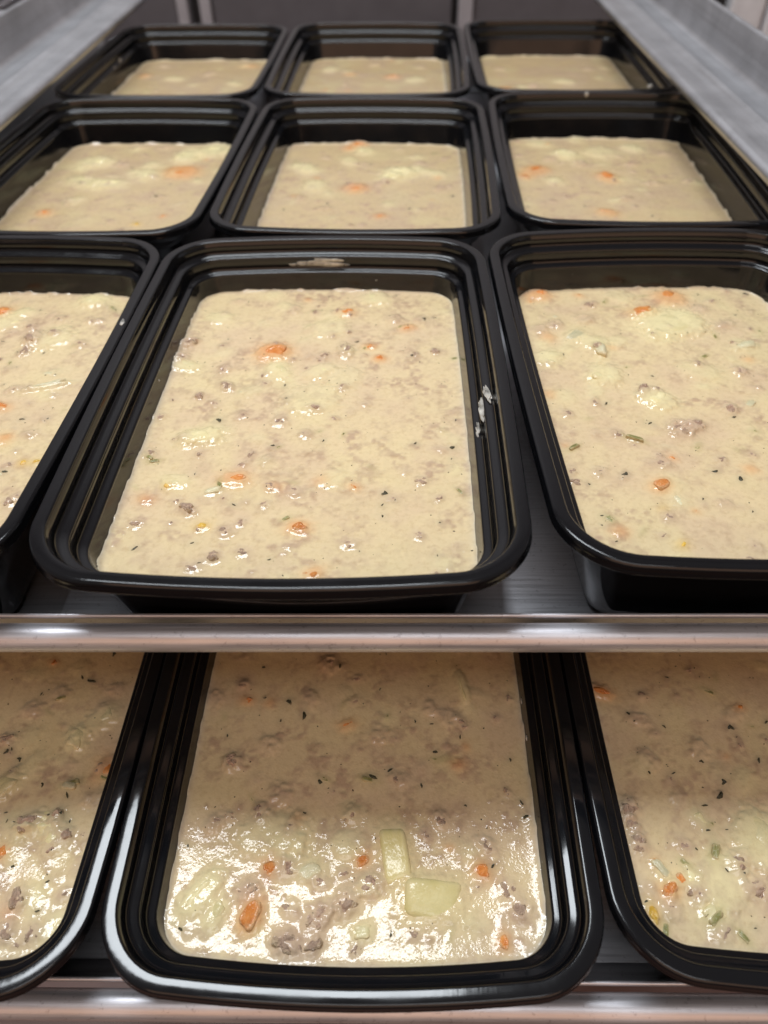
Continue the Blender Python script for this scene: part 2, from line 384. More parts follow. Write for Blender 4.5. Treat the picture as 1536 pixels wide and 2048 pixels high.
    'C4': [('B',25.0,-76.4,21.0,1,-4,0.68), ('B',12.8,-62.6,20.0,0.8,100,0.5), ('P',-50.2,-75.9,17.0,0.9,52,0.5), ('P',-29.2,-56.7,24.0,0.5,8,0.6), ('P',-22.7,-61.3,12.0,0.3), ('P',-44.3,-81.6,10.0,0.8,60,0.6), ('P',-2.5,-59.5,10.0,0.3), ('P',2.7,-86.5,7.0,0.9), ('P',39.5,1.5,15.0,0.7,100,0.3), ('O',-15.3,-68.6,9.0,0.8), ('O',38.2,-83.9,8.0,0.3), ('K',-33.0,-82.1,10.0,1,75,0.65), ('K',41.8,-67.5,6.0,0.9), ('K',2.0,-64.7,5.0,0.7), ('K',46.8,-88.8,5.0,0.6), ('K',-45.4,-4.1,5.0,0.5), ('K',-28.8,-67.4,5.0,0.7), ('K',-5.5,-14.3,6.0,0.4), ('K',35.7,-30.2,5.0,0.3), ('K',-21.2,-51.1,4.0,0.3), ('M',-11.7,-82.7,10.0,0.9), ('M',-21.3,-90.0,8.0,0.9), ('M',-12.2,-90.6,6.0,0.9), ('M',-3.2,-78.5,9.0,0.9), ('M',-11.8,-71.7,6.0,0.7), ('M',-35.2,-75.0,8.0,0.5), ('M',-23.7,-67.9,7.0,0.7), ('M',-47.2,-30.0,7.0,0.7), ('M',-34.6,-48.6,6.0,0.6), ('M',43.4,-59.0,7.0,0.7), ('M',52.9,-79.4,7.0,0.7), ('M',4.7,-72.3,8.0,0.5), ('M',-49.6,-53.1,7.0,0.5), ('M',-20.8,-80.1,6.0,0.4), ('M',-28.3,-42.2,8.0,0.3), ('M',-2.9,-49.2,6.0,0.4), ('M',26.3,-7.5,7.0,0.3), ('M',-20.8,-3.5,8.0,0.3), ('M',-14.0,12.9,8.0,0.4), ('M',33.9,-11.8,7.0,0.3), ('M',-58.3,-3.8,7.0,0.3), ('M',-34.2,-22.8,8.0,0.3), ('M',14.6,-36.2,7.0,0.4), ('M',7.0,-18.4,7.0,0.3), ('M',28.5,-50.6,6.0,0.5), ('M',49.5,-73.4,6.0,0.4), ('M',-23.4,-54.6,6.0,0.4), ('H',-29.0,-4.7,4.0,1), ('H',-22.5,-10.5,5.0,1), ('H',-9.8,11.7,3.5,1), ('H',4.6,-35.3,5.0,1), ('H',-14.3,-37.4,3.5,0.7), ('H',-19.1,-48.8,3.0,1), ('H',58.4,-49.5,4.0,1), ('H',45.1,-66.4,3.5,1), ('H',27.6,-25.3,3.0,1), ('H',20.4,-12.6,2.0,1), ('H',22.3,-38.5,2.5,1), ('H',-50.8,-19.3,2.0,1), ('H',10.9,-32.8,3.5,1), ('H',57.5,-44.5,3.0,1), ('H',37.3,-19.1,3.0,0.6), ('H',37.5,-45.6,1.8,1), ('H',-38.6,-2.9,2.0,1), ('H',6.7,1.3,2.0,1), ('H',55.2,-28.1,2.2,1), ('G',2.8,-36.3,5.0,0.6), ('G',31.2,-28.3,6.0,0.3), ('G',-12.6,-36.4,4.0,0.5), ('G',-6.9,-5.6,5.0,0.3), ('G',30.1,-86.9,4.0,0.3)],
    'L4': [('P',43.8,-19.0,10.0,1,90,0.85), ('P',50.9,-10.4,14.0,0.5), ('P',23.4,-38.0,13.0,0.9), ('P',43.5,-51.3,12.0,0.5), ('P',48.7,-56.4,10.0,0.5), ('P',31.3,-51.5,8.0,0.3), ('O',47.0,-37.7,6.0,0.8), ('P',47.0,-75.7,9.0,0.4), ('P',56.6,-84.4,9.0,0.4), ('K',59.0,-29.8,9.0,0.4), ('K',23.4,15.6,4.0,0.4), ('K',31.9,-60.9,5.0,0.6), ('K',56.5,-32.8,7.0,0.2), ('K',40.6,-80.3,4.0,0.3), ('M',37.4,-51.4,8.0,0.8), ('M',36.0,-52.3,6.0,0.8), ('M',42.2,-75.8,7.0,0.8), ('M',42.2,-85.4,7.0,0.8), ('M',46.4,-49.5,7.0,0.6), ('M',17.1,-19.4,6.0,0.7), ('M',50.7,-85.9,6.0,0.6), ('M',47.3,-59.8,6.0,0.4), ('M',31.6,0.4,7.0,0.3), ('M',22.1,-6.5,7.0,0.3), ('M',53.0,3.0,6.0,0.3), ('M',56.6,-42.2,7.0,0.3), ('M',56.3,-74.0,6.0,0.4), ('M',59.0,-66.1,6.0,0.4), ('H',47.3,19.7,3.5,1), ('H',41.9,6.3,4.5,1), ('H',37.7,8.1,3.0,1), ('H',23.6,0.3,2.5,1), ('H',19.1,-24.5,3.0,1), ('H',24.9,-27.4,3.0,1), ('H',20.6,-23.4,2.5,1), ('H',47.1,-40.8,4.0,0.8), ('H',47.2,-48.1,3.0,1), ('H',43.5,-48.7,2.0,1), ('H',36.7,-65.7,2.0,1), ('H',50.1,-70.2,2.0,1), ('H',50.0,-79.4,2.0,1), ('H',32.0,-51.0,1.5,1), ('G',59.0,-34.5,4.0,0.6), ('G',47.6,-36.7,6.0,0.6), ('G',32.4,-1.9,4.0,0.6)],
    'R4': [('K',-58.3,-2.9,10.0,0.7,-15,0.6), ('K',-49.1,-76.4,6.0,0.6), ('K',-50.1,-77.2,5.0,0.5), ('K',-45.3,-74.1,5.0,0.5), ('Y',-56.7,-84.3,7.0,0.9,95,0.5), ('Y',-49.3,-77.2,3.0,0.4), ('P',-15.2,-60.1,20.0,0.9,60,0.8), ('P',-31.4,-74.0,18.0,0.5), ('P',-33.5,-53.4,7.0,0.6), ('O',-50.8,-70.2,8.0,0.8), ('P',-14.0,-38.7,9.0,0.4), ('P',-42.6,-73.3,9.0,0.5), ('P',-37.6,-83.9,8.0,0.5), ('M',-57.0,-50.0,8.0,0.9), ('M',-56.3,-62.1,7.0,0.9), ('M',-56.7,-56.1,6.0,0.8), ('M',-50.7,-82.5,7.0,0.5), ('M',-24.7,-68.4,8.0,0.5), ('M',-41.1,-62.0,6.0,0.5), ('M',-56.4,-76.5,6.0,0.5), ('M',-36.3,-89.6,7.0,0.5), ('M',-40.6,-77.9,6.0,0.4), ('M',-8.2,-12.3,7.0,0.3), ('M',-45.3,-14.7,7.0,0.3), ('M',-25.9,-27.0,8.0,0.3), ('M',-45.5,-31.2,8.0,0.3), ('M',-20.7,-76.2,8.0,0.4), ('M',-38.5,-46.3,6.0,0.3), ('H',-11.4,-18.1,3.5,1), ('H',-5.3,-31.5,4.0,1), ('H',-23.4,-44.7,5.0,1), ('H',-20.7,-39.8,3.0,1), ('H',-29.8,-48.4,3.5,1), ('H',-31.6,-57.3,3.0,0.9), ('H',3.1,-15.5,3.0,1), ('H',-26.5,-32.0,2.5,1), ('H',-46.7,-36.4,2.2,1), ('H',-37.7,-36.5,2.2,1), ('H',-49.0,-12.6,3.0,1), ('H',-36.5,-17.8,2.5,0.8), ('H',-29.9,4.0,2.0,1), ('H',-29.6,-70.8,2.5,1), ('H',-24.1,-71.6,1.5,1), ('H',-57.8,-80.6,2.5,0.5), ('H',-25.5,-87.8,1.5,1), ('H',-37.3,-63.6,1.5,1), ('G',-31.5,-64.9,6.0,0.8), ('G',-37.3,-85.3,6.0,0.7), ('G',-42.1,-68.5,5.0,0.5), ('G',-30.3,-90.3,5.0,0.7), ('G',-54.0,-89.1,6.0,0.5), ('G',-14.9,-2.4,5.0,0.5), ('G',-39.2,-83.9,4.0,0.5), ('G',-29.7,-55.1,3.0,0.5)],
}

# ------------------------------------------------------------------ background
wall = link("back_wall", box_mesh("back_wall", -1.6, 0.53, 1.125, 1.17, -0.9, 0.01), MAT_GAP, smooth=False)
tag(wall, kind="structure")
for x0, x1 in ((-1.59, -0.945), (-0.935, -0.307), (-0.251, 0.112), (0.146, 0.50)):
    link("wall_panel", box_mesh("wall_panel", x0, x1, 1.105, 1.127, -0.89, 0.0, 0.003), MAT_DARK, wall, False)
for x0, x1 in ((-0.305, -0.288), (-0.270, -0.253), (0.122, 0.144)):
    link("trim_strip", box_mesh("trim_strip", x0, x1, 1.098, 1.127, -0.89, 0.0, 0.003), MAT_TRIM, wall, False)
pw_ = link("upper_wall", box_mesh("upper_wall", -2.4, 2.4, 1.46, 1.52, -0.9, 1.85), MAT_WALL, smooth=False)
tag(pw_, kind="structure")
fl = link("floor", box_mesh("floor", -3.0, 3.0, -3.0, 3.0, -0.95, -0.90), MAT_TILE, smooth=False)
tag(fl, kind="structure")
ap = empty("white_cabinet", (0.53, 1.10, -0.9))
tag(ap, "white enamelled cabinet in the top right corner behind the rail", "cabinet")
link("side_panel", box_mesh("side_panel", 0.0, 0.052, 0.0, 0.30, 0, 1.10, 0.006), MAT_WHITE, ap, False)
link("door", box_mesh("door", 0.058, 0.66, 0.0, 0.30, 0, 1.10, 0.006), MAT_WHITE, ap, False)

ws = empty("wire_shelf", (-0.63, 0.90, -0.052))
tag(ws, "chromed wire shelf in the top left corner beyond the rail", "shelf")
def rod(p, q, r=0.0022, seg=8):
    p, q = Vector(p), Vector(q)
    bm = bmesh.new()
    mtx = Matrix.Translation((p + q) / 2) @ (q - p).to_track_quat('Z', 'Y').to_matrix().to_4x4()
    bmesh.ops.create_cone(bm, cap_ends=True, segments=seg, radius1=r, radius2=r, depth=(q - p).length, matrix=mtx)
    me = bpy.data.meshes.new("rod")
    bm.to_mesh(me)
    bm.free()
    return me
for k in range(7):
    link("wire", rod((0.02 + k * 0.028, 0, 0), (0.02 + k * 0.028, 0.16, 0.0)), MAT_CHROME, ws)
for yy in (0.0, 0.16):
    link("frame_rod", rod((0, yy, -0.004), (0.20, yy, -0.004), 0.004), MAT_CHROME, ws)
for xx in (0.0, 0.20):
    link("frame_rod", rod((xx, 0.0, -0.0045), (xx, 0.16, -0.0045), 0.0038), MAT_CHROME, ws)
for xx in (0.0, 0.2):
    link("post", rod((xx, 0.16, -0.62), (xx, 0.16, 0.06), 0.008, 12), MAT_CHROME, ws)

# ------------------------------------------------------------------ rack
rack = empty("sheet_pan_rack", (0.012, 0.22, -0.9), 0.012)
tag(rack, "aluminium sheet pan rack with angled slide rails on both sides", "rack")

def rail_mesh(length, side, lip=0.044, web=0.026, th=0.0022):
    # L angle with a rounded bend and a bead pressed along the lip, inner edge at x = 0, running along y
    prof = [(0, -0.0018), (0.0009, 0.0002), (0.004, 0.0008), (0.012, 0.0), (0.021, 0.0), (0.0235, 0.0016), (0.026, 0.0016), (0.0285, 0.0),
            (lip - 0.004, 0.0), (lip - 0.0012, 0.0012), (lip, 0.004), (lip + 0.0015, web - 0.002), (lip + 0.0026, web)]
    lower = [(x + (0.0022 if z > 0.003 else 0), z - th if z <= 0.003 else z - 0.0006) for x, z in prof]
    ring = prof + lower[::-1]
    verts, faces = [], []
    ys = np.linspace(-length / 2, length / 2, 25)
    for y in ys:
        for x, z in ring:
            verts.append((side * x, y, z))
    n = len(ring)
    for i in range(len(ys) - 1):
        for k in range(n):
            k2 = (k + 1) % n
            f = (i * n + k, i * n + k2, (i + 1) * n + k2, (i + 1) * n + k)
            faces.append(f if side > 0 else f[::-1])
    faces.append(tuple(range(n)))
    faces.append(tuple(range((len(ys) - 1) * n, len(ys) * n)))
    return mesh_from("slide_rail", verts, faces)

rail_r, rail_l = rail_mesh(0.70, 1), rail_mesh(0.70, -1)
for zz, xr, xl, yo in ((0.016, 0.205, -0.212, 0.06), (-0.0395, 0.214, -0.216, 0.03), (-0.1215, 0.214, -0.216, -0.02)):
    a = link("slide_rail", rail_r, MAT_RAIL, rack)
    a.location = (xr, yo, zz + 0.9)
    b = link("slide_rail", rail_l, MAT_RAIL, rack)
    b.location = (xl, yo, zz + 0.9)
post_me = box_mesh("post", -0.0125, 0.0125, -0.006, 0.006, 0.0, 0.93, 0.002)
for x, y in ((-0.283, 0.236), (-0.283, -0.20), (0.276, 0.30), (0.276, -0.20)):
    p = link("post", post_me, MAT_RAIL, rack, False)
    p.location = (x, y, 0)

# ------------------------------------------------------------------ sheet pans
FLOOR_Z = -0.0515
def pan_loops(items):
    return [(outline(hw, hl, r, 0.0, 0.0, 10, 8), z) for hw, hl, r, z in items]

HWp, HLp, BR = 0.2285, 0.332, 0.0045
def make_pan(loc, rz, label):
    t = empty("sheet_pan", loc, rz)
    tag(t, label, "sheet pan", "aluminium sheet pans in the rack")
    i0 = 0.0105
    fl = [(HWp - 0.0225, HLp - 0.0225, 0.012, 0.0), (0.05, 0.15, 0.01, 0.0)]
    f = link("pan_floor", sweep("pan_floor", pan_loops(fl), cap_last=True), MAT_PAN, t)
    fb = [(HWp - 0.0225, HLp - 0.0225, 0.012, -0.0012), (0.05, 0.15, 0.01, -0.0012)]
    link("pan_underside", sweep("pan_underside", pan_loops(fb), cap_last=True), MAT_PAN, t)
    wl = [(HWp - 0.0225, HLp - 0.0225, 0.012, 0.0), (HWp - 0.0185, HLp - 0.0185, 0.015, 0.0012), (HWp - 0.0160, HLp - 0.0160, 0.017, 0.0045),
          (HWp - i0 - 0.0012, HLp - i0 - 0.0012, 0.021, 0.0225), (HWp - i0 - 0.0003, HLp - i0 - 0.0003, 0.0215, 0.0243)]
    wl += [(a + 0.0009, b + 0.0009, r, z - 0.0009) for a, b, r, z in wl[::-1]]
    link("pan_wall", sweep("pan_wall", pan_loops(wl), closed=True), MAT_PAN, t)
    bead = []
    for k in range(14):
        a = 2 * math.pi * k / 14
        ins = BR + BR * math.cos(a)
        bead.append((HWp - ins, HLp - ins, 0.0225 + (BR - ins) * 0.6, 0.0205 + BR * math.sin(a)))
    link("rolled_rim", sweep("rolled_rim", pan_loops(bead), closed=True), MAT_PAN, t)
    return t

make_pan((0.0120, 0.2236, FLOOR_Z), 0.011, "upper aluminium sheet pan with nine full containers on it")
make_pan((0.0170, 0.1446, FLOOR_Z - 0.082), 0.008, "lower aluminium sheet pan whose front edge runs along the bottom of the picture")

# ------------------------------------------------------------------ containers
W, L, RAD, BX, BY = 0.1515, 0.2218, 0.0215, 0.0015, 0.0052
def tub_outline(ins, extra=0.0):
    q = max(0.0, 1 - ins / 0.05)
    return outline(W / 2 - ins, L / 2 - ins, max(0.009, RAD - 0.72 * ins), BX * q, BY * q, 12, 12)

SOUP_DEPTH = {'C1': .0212, 'R1': .0243, 'L1': .0235, 'C2': .0265, 'R2': .0265, 'L2': .0262, 'C3': .0260, 'R3': .0262, 'L3': .0260,
              'C4': .0195, 'R4': .0200, 'L4': .0200}      # broth level below the rim
TOP = -FLOOR_Z                        # rim height above the base
def ring(items):
    return [(tub_outline(i), TOP + z) for i, z in items]

# inner profile (inset from the rim's outer edge, height below the rim)
TH = 0.0008
rim_prof = [(0.0048, -0.0009), (0.00465, -0.00035), (0.0043, -0.00004), (0.0040, 0.0), (0.0011, 0.0), (0.0008, -0.00005), (0.0004, -0.0003), (0.0001, -0.0009), (0.0000, -0.0018),
            (0.0000, -0.0030), (-0.0003, -0.0035), (-0.0001, -0.0040), (0.0006, -0.0037), (0.0009, -0.0022), (0.0020, -0.0010), (0.0043, -0.0014)]
def strip(ins, outer=True):
    lp = ring(ins)
    if outer:
        lp += ring([(i - TH, z - (0.0006 if k else 0.0)) for k, (i, z) in reversed(list(enumerate(ins)))])
    return lp
upper_wall = [(0.0048, -0.0009), (0.0051, -0.0018), (0.0060, -0.0048)]
ledge_one = [(0.0060, -0.0048), (0.0064, -0.0057), (0.0073, -0.0062), (0.0088, -0.0063), (0.0094, -0.0067), (0.0097, -0.0076)]
mid_wall = [(0.0097, -0.0076), (0.0104, -0.0112)]
ledge_two = [(0.0104, -0.0112), (0.0107, -0.0120), (0.0113, -0.0124), (0.0126, -0.0125), (0.0132, -0.0129), (0.0135, -0.0138)]
lower_wall = [(0.0135, -0.0138), (0.0152, -0.0240), (0.0190, -0.0420), (0.0204, -0.0474), (0.0222, -0.0500), (0.0250, -0.0507)]
M_RIM = sweep("rim", ring(rim_prof), closed=True)
M_UP = sweep("upper_wall", strip(upper_wall))
M_L1 = sweep("upper_ledge", strip(ledge_one))
M_MID = sweep("middle_wall", strip(mid_wall))
M_L2 = sweep("lower_ledge", strip(ledge_two))
M_LOW = sweep("lower_wall", strip(lower_wall))
def base_mesh():
    a = ring([(0.0250, -0.0507), (0.048, -0.0507)])
    me = sweep("base", a, cap_last=True)
    return me
M_BASE = base_mesh()

def container(pose, z, label):
    t = empty("food_container", (pose[0], pose[1], z), pose[2])
    tilt = random.Random(label)
    t.rotation_euler = (tilt.uniform(-.004, .004), tilt.uniform(-.004, .004), pose[2])
    tag(t, label, "container", "black containers of soup on the sheet pans")
    for nm, me in (("rim", M_RIM), ("upper_wall", M_UP), ("upper_ledge", M_L1), ("middle_wall", M_MID), ("lower_ledge", M_L2), ("lower_wall", M_LOW), ("base", M_BASE)):
        link(nm, me, MAT_PLASTIC, t)
    return t

POSES = {
    'C1': (0.0, 0.0, 0.0), 'R1': (.1535, .0085, .029), 'L1': (-.1515, .001, -.012),
    'C2': (.0142, .2240, -.028), 'R2': (.1678, .2335, -.024), 'L2': (-.1385, .2235, -.030),
    'C3': (.0124, .4490, -.020), 'R3': (.1655, .4565, -.004), 'L3': (-.1415, .4465, -.0186),
    'C4': (.0215, -.0790, .004), 'R4': (.1732, -.0745, .003), 'L4': (-.1301, -.0815, .002),
}
WHERE = {
    'C1': "with pale smear inside, front row centre of upper pan",
    'R1': "at the right end of the front row on the upper pan",
    'L1': "cut off by the left edge, front row of the upper pan",
    'C2': "in the very middle of the upper pan's three by three grid",
    'R2': "in the middle row under the right slide rail, upper pan",
    'L2': "in the middle row at the left, upper pan",
    'C3': "in the back row centre, farthest from the front rim",
    'R3': "in the back row corner beneath the right slide rail",
    'L3': "in the back row corner beside the left slide rail",
    'C4': "with its whole front end in view, bottom centre",
    'R4': "at the bottom right on the lower pan, cut by the edge",
    'L4': "at the bottom left on the lower pan, cut by the edge",
}
SOUPWHERE = {
    'C1': "cream soup with carrot bits in the largest container, front centre of upper pan",
    'R1': "cream soup with a big potato lump in the right front container, upper pan",
    'L1': "cream soup at the left edge in the front row, upper pan",
    'C2': "cream soup in the middle container of the upper pan",
    'R2': "cream soup in the middle row container beneath the right rail",
    'L2': "cream soup with a bright carrot chunk in the left middle row container",
    'C3': "blurred cream soup in the centre container of the back row",
    'R3': "blurred cream soup in the back row container beneath the right rail",
    'L3': "blurred cream soup in the back row container beside the left rail",
    'C4': "glossy cream soup with two potato blocks in the bottom centre container",
    'R4': "cream soup with round peppercorns in the bottom right container",
    'L4': "cream soup with a potato lump in the bottom left container, half shaded",
}

# ------------------------------------------------------------------ soup pieces: shared meshes
def lump(name, kind, seed):
    rnd = random.Random(seed)
    bm = bmesh.new()
    if kind in 'PKYO':
        bmesh.ops.create_icosphere(bm, subdivisions=4 if kind in 'PB' else 3, radius=1.0)
        pw = {'B': 7.0, 'P': 3.4, 'K': 3.2, 'Y': 2.6, 'O': 2.8}[kind]
        off = rnd.uniform(0, 50)
        rot = Matrix.Rotation(rnd.uniform(0, 0.5), 3, 'X') @ Matrix.Rotation(rnd.uniform(0, 6), 3, 'Z')
        lo = 0.42
        if kind == 'B':
            rot, lo = Matrix.Rotation(rnd.uniform(-0.2, 0.2), 3, 'Z'), 0.34
        for vv in bm.verts:
            d = rot @ vv.co.normalized()
            q = (abs(d.x) ** pw + abs(d.y) ** pw + abs(d.z) ** pw) ** (1 / pw)
            nn = vnoise(np.array(d.x * 1.6 + off), np.array(d.y * 1.6 + d.z * 1.3 + off), seed) - 0.5
            n3 = vnoise(np.array(d.x * 5 + off), np.array(d.y * 5 + d.z * 4 + off), seed + 1) - 0.5
            vv.co = vv.co.normalized() / q * (0.5 * (1 + lo * float(nn) + 0.03 * float(n3)))
        amp = 0.0
    elif kind in 'BG':
        bmesh.ops.create_cube(bm, size=1.0)
        top = {'B': 0.85, 'G': 0.5}[kind]
        for vv in bm.verts:
            vv.co.x += rnd.uniform(-0.10, 0.10)
            vv.co.y += rnd.uniform(-0.10, 0.10)
            vv.co.z *= top
            vv.co.z += rnd.uniform(-0.08, 0.08)
        bev = {'B': 0.17, 'G': 0.2}[kind]
        bmesh.ops.bevel(bm, geom=list(bm.edges), offset=bev, segments=3, profile=0.5, affect='EDGES')
        if kind == 'B':
            bmesh.ops.subdivide_edges(bm, edges=[e for e in bm.edges if e.calc_length() > 0.3], cuts=2, use_grid_fill=True)
        amp = {'B': 0.006, 'G': 0.05}[kind]
    elif kind == 'M':
        bmesh.ops.create_icosphere(bm, subdivisions=3, radius=0.5)
        amp = 0.0
        ph = [(Vector((rnd.uniform(-1, 1), rnd.uniform(-1, 1), rnd.uniform(-0.4, 1))).normalized(), rnd.uniform(0.55, 1.0)) for _ in range(22)]
        off = rnd.uniform(0, 50)
        for vv in bm.verts:
            d = vv.co.normalized()
            lob = max(w * max(0.0, (d.dot(p) - 0.80) / 0.20) ** 0.45 for p, w in ph)
            nn = float(vnoise(np.array(d.x * 2.0 + off), np.array(d.y * 2.0 + d.z + off), seed))
            vv.co = d * (0.20 + 0.20 * lob + 0.22 * nn)
            vv.co.z *= 0.7
    else:   # H flake
        amp = 0.0
        k = rnd.randint(7, 11)
        e = rnd.uniform(0.28, 0.75)
        bend = rnd.uniform(-0.25, 0.25)
        ringv = []
        for q in range(k):
            a = 2 * math.pi * q / k
            rr = 0.5 * rnd.uniform(0.55, 1.08)
            x, y = rr * math.cos(a), rr * math.sin(a) * e
            ringv.append((x, y + bend * (x * x * 4 - 0.3)))
        up_ = [bm.verts.new((x, y, 0.06 + rnd.uniform(-0.03, 0.05))) for x, y in ringv]
        dn_ = [bm.verts.new((x * 1.03, y * 1.03, -0.10)) for x, y in ringv]
        ct = bm.verts.new((0, -bend * 0.3, 0.14))
        for q in range(k):
            q2 = (q + 1) % k
            bm.faces.new((up_[q], up_[q2], ct))
            bm.faces.new((dn_[q], dn_[q2], up_[q2], up_[q]))
    for vv in bm.verts:
        if amp:
            vv.co += Vector((rnd.gauss(0, amp), rnd.gauss(0, amp), rnd.gauss(0, amp * 0.6))) * 0.5
    ext = [max(abs(vv.co[a]) for vv in bm.verts) for a in range(3)]
    for vv in bm.verts:
        if kind != 'H':
            vv.co = Vector((vv.co.x * 0.5 / ext[0], vv.co.y * 0.5 / ext[1], vv.co.z * 0.4 / ext[2]))
    bmesh.ops.recalc_face_normals(bm, faces=bm.faces)
    me = bpy.data.meshes.new(name)
    bm.to_mesh(me)
    bm.free()
    me.polygons.foreach_set("use_smooth", [True] * len(me.polygons))
    me.materials.append(FOOD[kind])
    return me

PNAME = {'P': "potato_chunk", 'B': "potato_block", 'O': "onion_piece", 'K': "carrot_piece", 'Y': "corn_kernel", 'M': "meat_crumble", 'G': "celery_piece", 'H': "herb_flake"}
LUMPS = {k: [lump(PNAME[k], k, 100 * i + ord(k)) for i in range(6)] for k in PNAME}
TINT = {'P': (0.86, 0.765, 0.43), 'B': (0.76, 0.63, 0.33), 'O': (0.78, 0.70, 0.42), 'K': (0.82, 0.34, 0.10), 'Y': (0.80, 0.52, 0.12),
        'M': (0.56, 0.40, 0.29), 'G': (0.44, 0.41, 0.17), 'H': (0.38, 0.33, 0.22)}
CREAM = np.array((0.795, 0.632, 0.375))
MEATY = np.array((0.565, 0.400, 0.262))
DIM_CREAM = np.array((0.60, 0.445, 0.245))  # darker soup colour that stands in for weaker light at the back

def soup_half(ins):
    o = tub_outline(ins)
    return o

def make_soup(key, pose, z, cell, seed, nfill):
    rnd = random.Random(seed)
    SOUP_Z = TOP - SOUP_DEPTH[key]
    dep = SOUP_DEPTH[key]
    ins = (0.0135 + 0.0017 * (dep - 0.0138) / 0.0102 if dep < 0.024 else 0.0152 + 0.0038 * (dep - 0.024) / 0.018) - 0.0001
    hw, hl = W / 2 - ins, L / 2 - ins
    q = 1 - ins / 0.05
    r, bx, by = max(0.009, RAD - 0.72 * ins), BX * q, BY * q
    nx, ny = int(2 * hw / cell) + 3, int(2 * hl / cell) + 3
    xs = np.linspace(-hw - cell, hw + cell, nx)
    ys = np.linspace(-hl - cell, hl + cell, ny)
    X, Y = np.meshgrid(xs, ys)
    def sdf(X, Y):
        a = hw - bx * (Y / hl) ** 2
        b = hl - by * (X / hw) ** 2
        qx, qy = np.abs(X) - a + r, np.abs(Y) - b + r
        return np.hypot(np.maximum(qx, 0), np.maximum(qy, 0)) + np.minimum(np.maximum(qx, qy), 0) - r
    D = sdf(X, Y)
    # pull outside vertices back onto the outline
    for _ in range(3):
        e = 1e-5
        gx = (sdf(X + e, Y) - sdf(X - e, Y)) / (2 * e)
        gy = (sdf(X, Y + e) - sdf(X, Y - e)) / (2 * e)
        m = np.maximum(sdf(X, Y) - 0.0004, 0)
        X, Y = X - gx * m, Y - gy * m
    keep = D < cell * 1.5
    D2 = np.minimum(sdf(X, Y), 0)
    # --- pieces -----------------------------------------------------
    pcs = []
    for tup in PIECES.get(key, []):
        t, px, py, s, ex = tup[:5]
        s = s * 0.85 if t == 'H' else s
        pcs.append((t, px / 1e3, py / 1e3, s * {'M': 1.1, 'K': 1.0 if key[1] == '4' else 1.3, 'P': 1.0 if key[1] == '4' else 1.15}.get(t, 1.0) / 1e3, ex) + tuple(tup[5:]))
    kinds = "MMMMMMMMHHKGPPPOMM"
    for _ in range(nfill):
        t = rnd.choice(kinds)
        s = {'M': rnd.uniform(2.0, 5.5), 'H': rnd.uniform(0.9, 2.4), 'K': rnd.uniform(1.5, 4), 'G': rnd.uniform(1.5, 3.5), 'P': rnd.uniform(4, 10), 'O': rnd.uniform(3, 8)}[t] / 1e3
        ex = {'M': rnd.uniform(0.1, 0.75), 'H': rnd.uniform(0.6, 1), 'K': rnd.uniform(0.1, 0.5), 'G': rnd.uniform(0.2, 0.6), 'P': rnd.uniform(0.05, 0.35), 'O': rnd.uniform(0.1, 0.45)}[t]
        pcs.append((t, rnd.uniform(-hw, hw) * 0.95, rnd.uniform(-hl, hl) * 0.96, s, ex))
    # --- height and colour fields -------------------------------------
    Hh = (fbm(X * 45, Y * 45, seed) - 0.5) * 0.0005 + (fbm(X * 160, Y * 160, seed + 7) - 0.5) * 0.00018
    Hh += 0.0006 * np.exp(D2 / 0.0016)
    Hh += 0.0016 * np.exp(D2 / 0.0006) * np.clip(fbm(X * 130, Y * 130, seed + 91, 3) - 0.45, 0, 1) * 2
    m1 = fbm(X * 170, Y * 170, seed + 3, 3)
    m2 = fbm(X * 520, Y * 520, seed + 5, 2)
    m3 = fbm(X * 32, Y * 32, seed + 9, 2)
    patch = np.clip(0.25 + (m3 - 0.42) * 3.2, 0.06, 1)
    meat = np.clip((m1 - 0.44) * 3.6, 0, 1) * np.clip((m2 - 0.28) * 2.8, 0, 1) * (0.35 + 0.65 * patch)
    gran = np.clip((vnoise(X * 430, Y * 430, seed + 41) - 0.66) * 5, 0, 1) * np.clip((m1 - 0.40) * 4, 0.0, 1) * (0.25 + 0.75 * patch)
    Hh += meat * 0.00012 + gran * 0.00016
    meat = np.clip(meat + 0.45 * gran, 0, 1)
    row_dimming = {'1': 0.0, '2': 0.70, '3': 1.0, '4': 0.05}[key[1]]  # back rows painted darker, imitating less light reaching them
    base = CREAM + (DIM_CREAM - CREAM) * row_dimming
    pinky = np.clip((fbm(X * 55, Y * 55, seed + 61, 3) - 0.46) * 4, 0, 1)[..., None]
    base = base * (1 - 0.46 * pinky) + np.array((0.715, 0.525, 0.355)) * (1 - 0.25 * row_dimming) * 0.46 * pinky
    C = base + (MEATY - base) * (0.95 * meat)[..., None]
    yel = np.clip((fbm(X * 60, Y * 60, seed + 21, 2) - 0.52) * 3, 0, 1)
    C = C * (1 - 0.42 * yel[..., None]) + np.array((0.81, 0.68, 0.37)) * (1 - 0.18 * row_dimming) * 0.42 * yel[..., None]
    placed = []
    for tup in pcs:
        t, px, py, s, ex = tup[:5]
        if sdf(np.array(px), np.array(py)) > -0.45 * s * (0.6 if ex < 0.95 else 0.2):
            if sdf(np.array(px), np.array(py)) > -0.0012:
                px, py = px * 0.965, py * 0.98
        ang = rnd.uniform(0, math.pi)
        asp = {'B': 0.7, 'P': rnd.uniform(0.62, 0.95), 'O': rnd.uniform(0.4, 0.7), 'K': rnd.uniform(0.65, 1), 'Y': rnd.uniform(0.75, 1), 'M': rnd.uniform(0.6, 0.95), 'G': rnd.uniform(0.3, 0.6), 'H': rnd.uniform(0.6, 1)}[t]
        if len(tup) > 5:
            ang, asp = math.radians(tup[5]), tup[6]
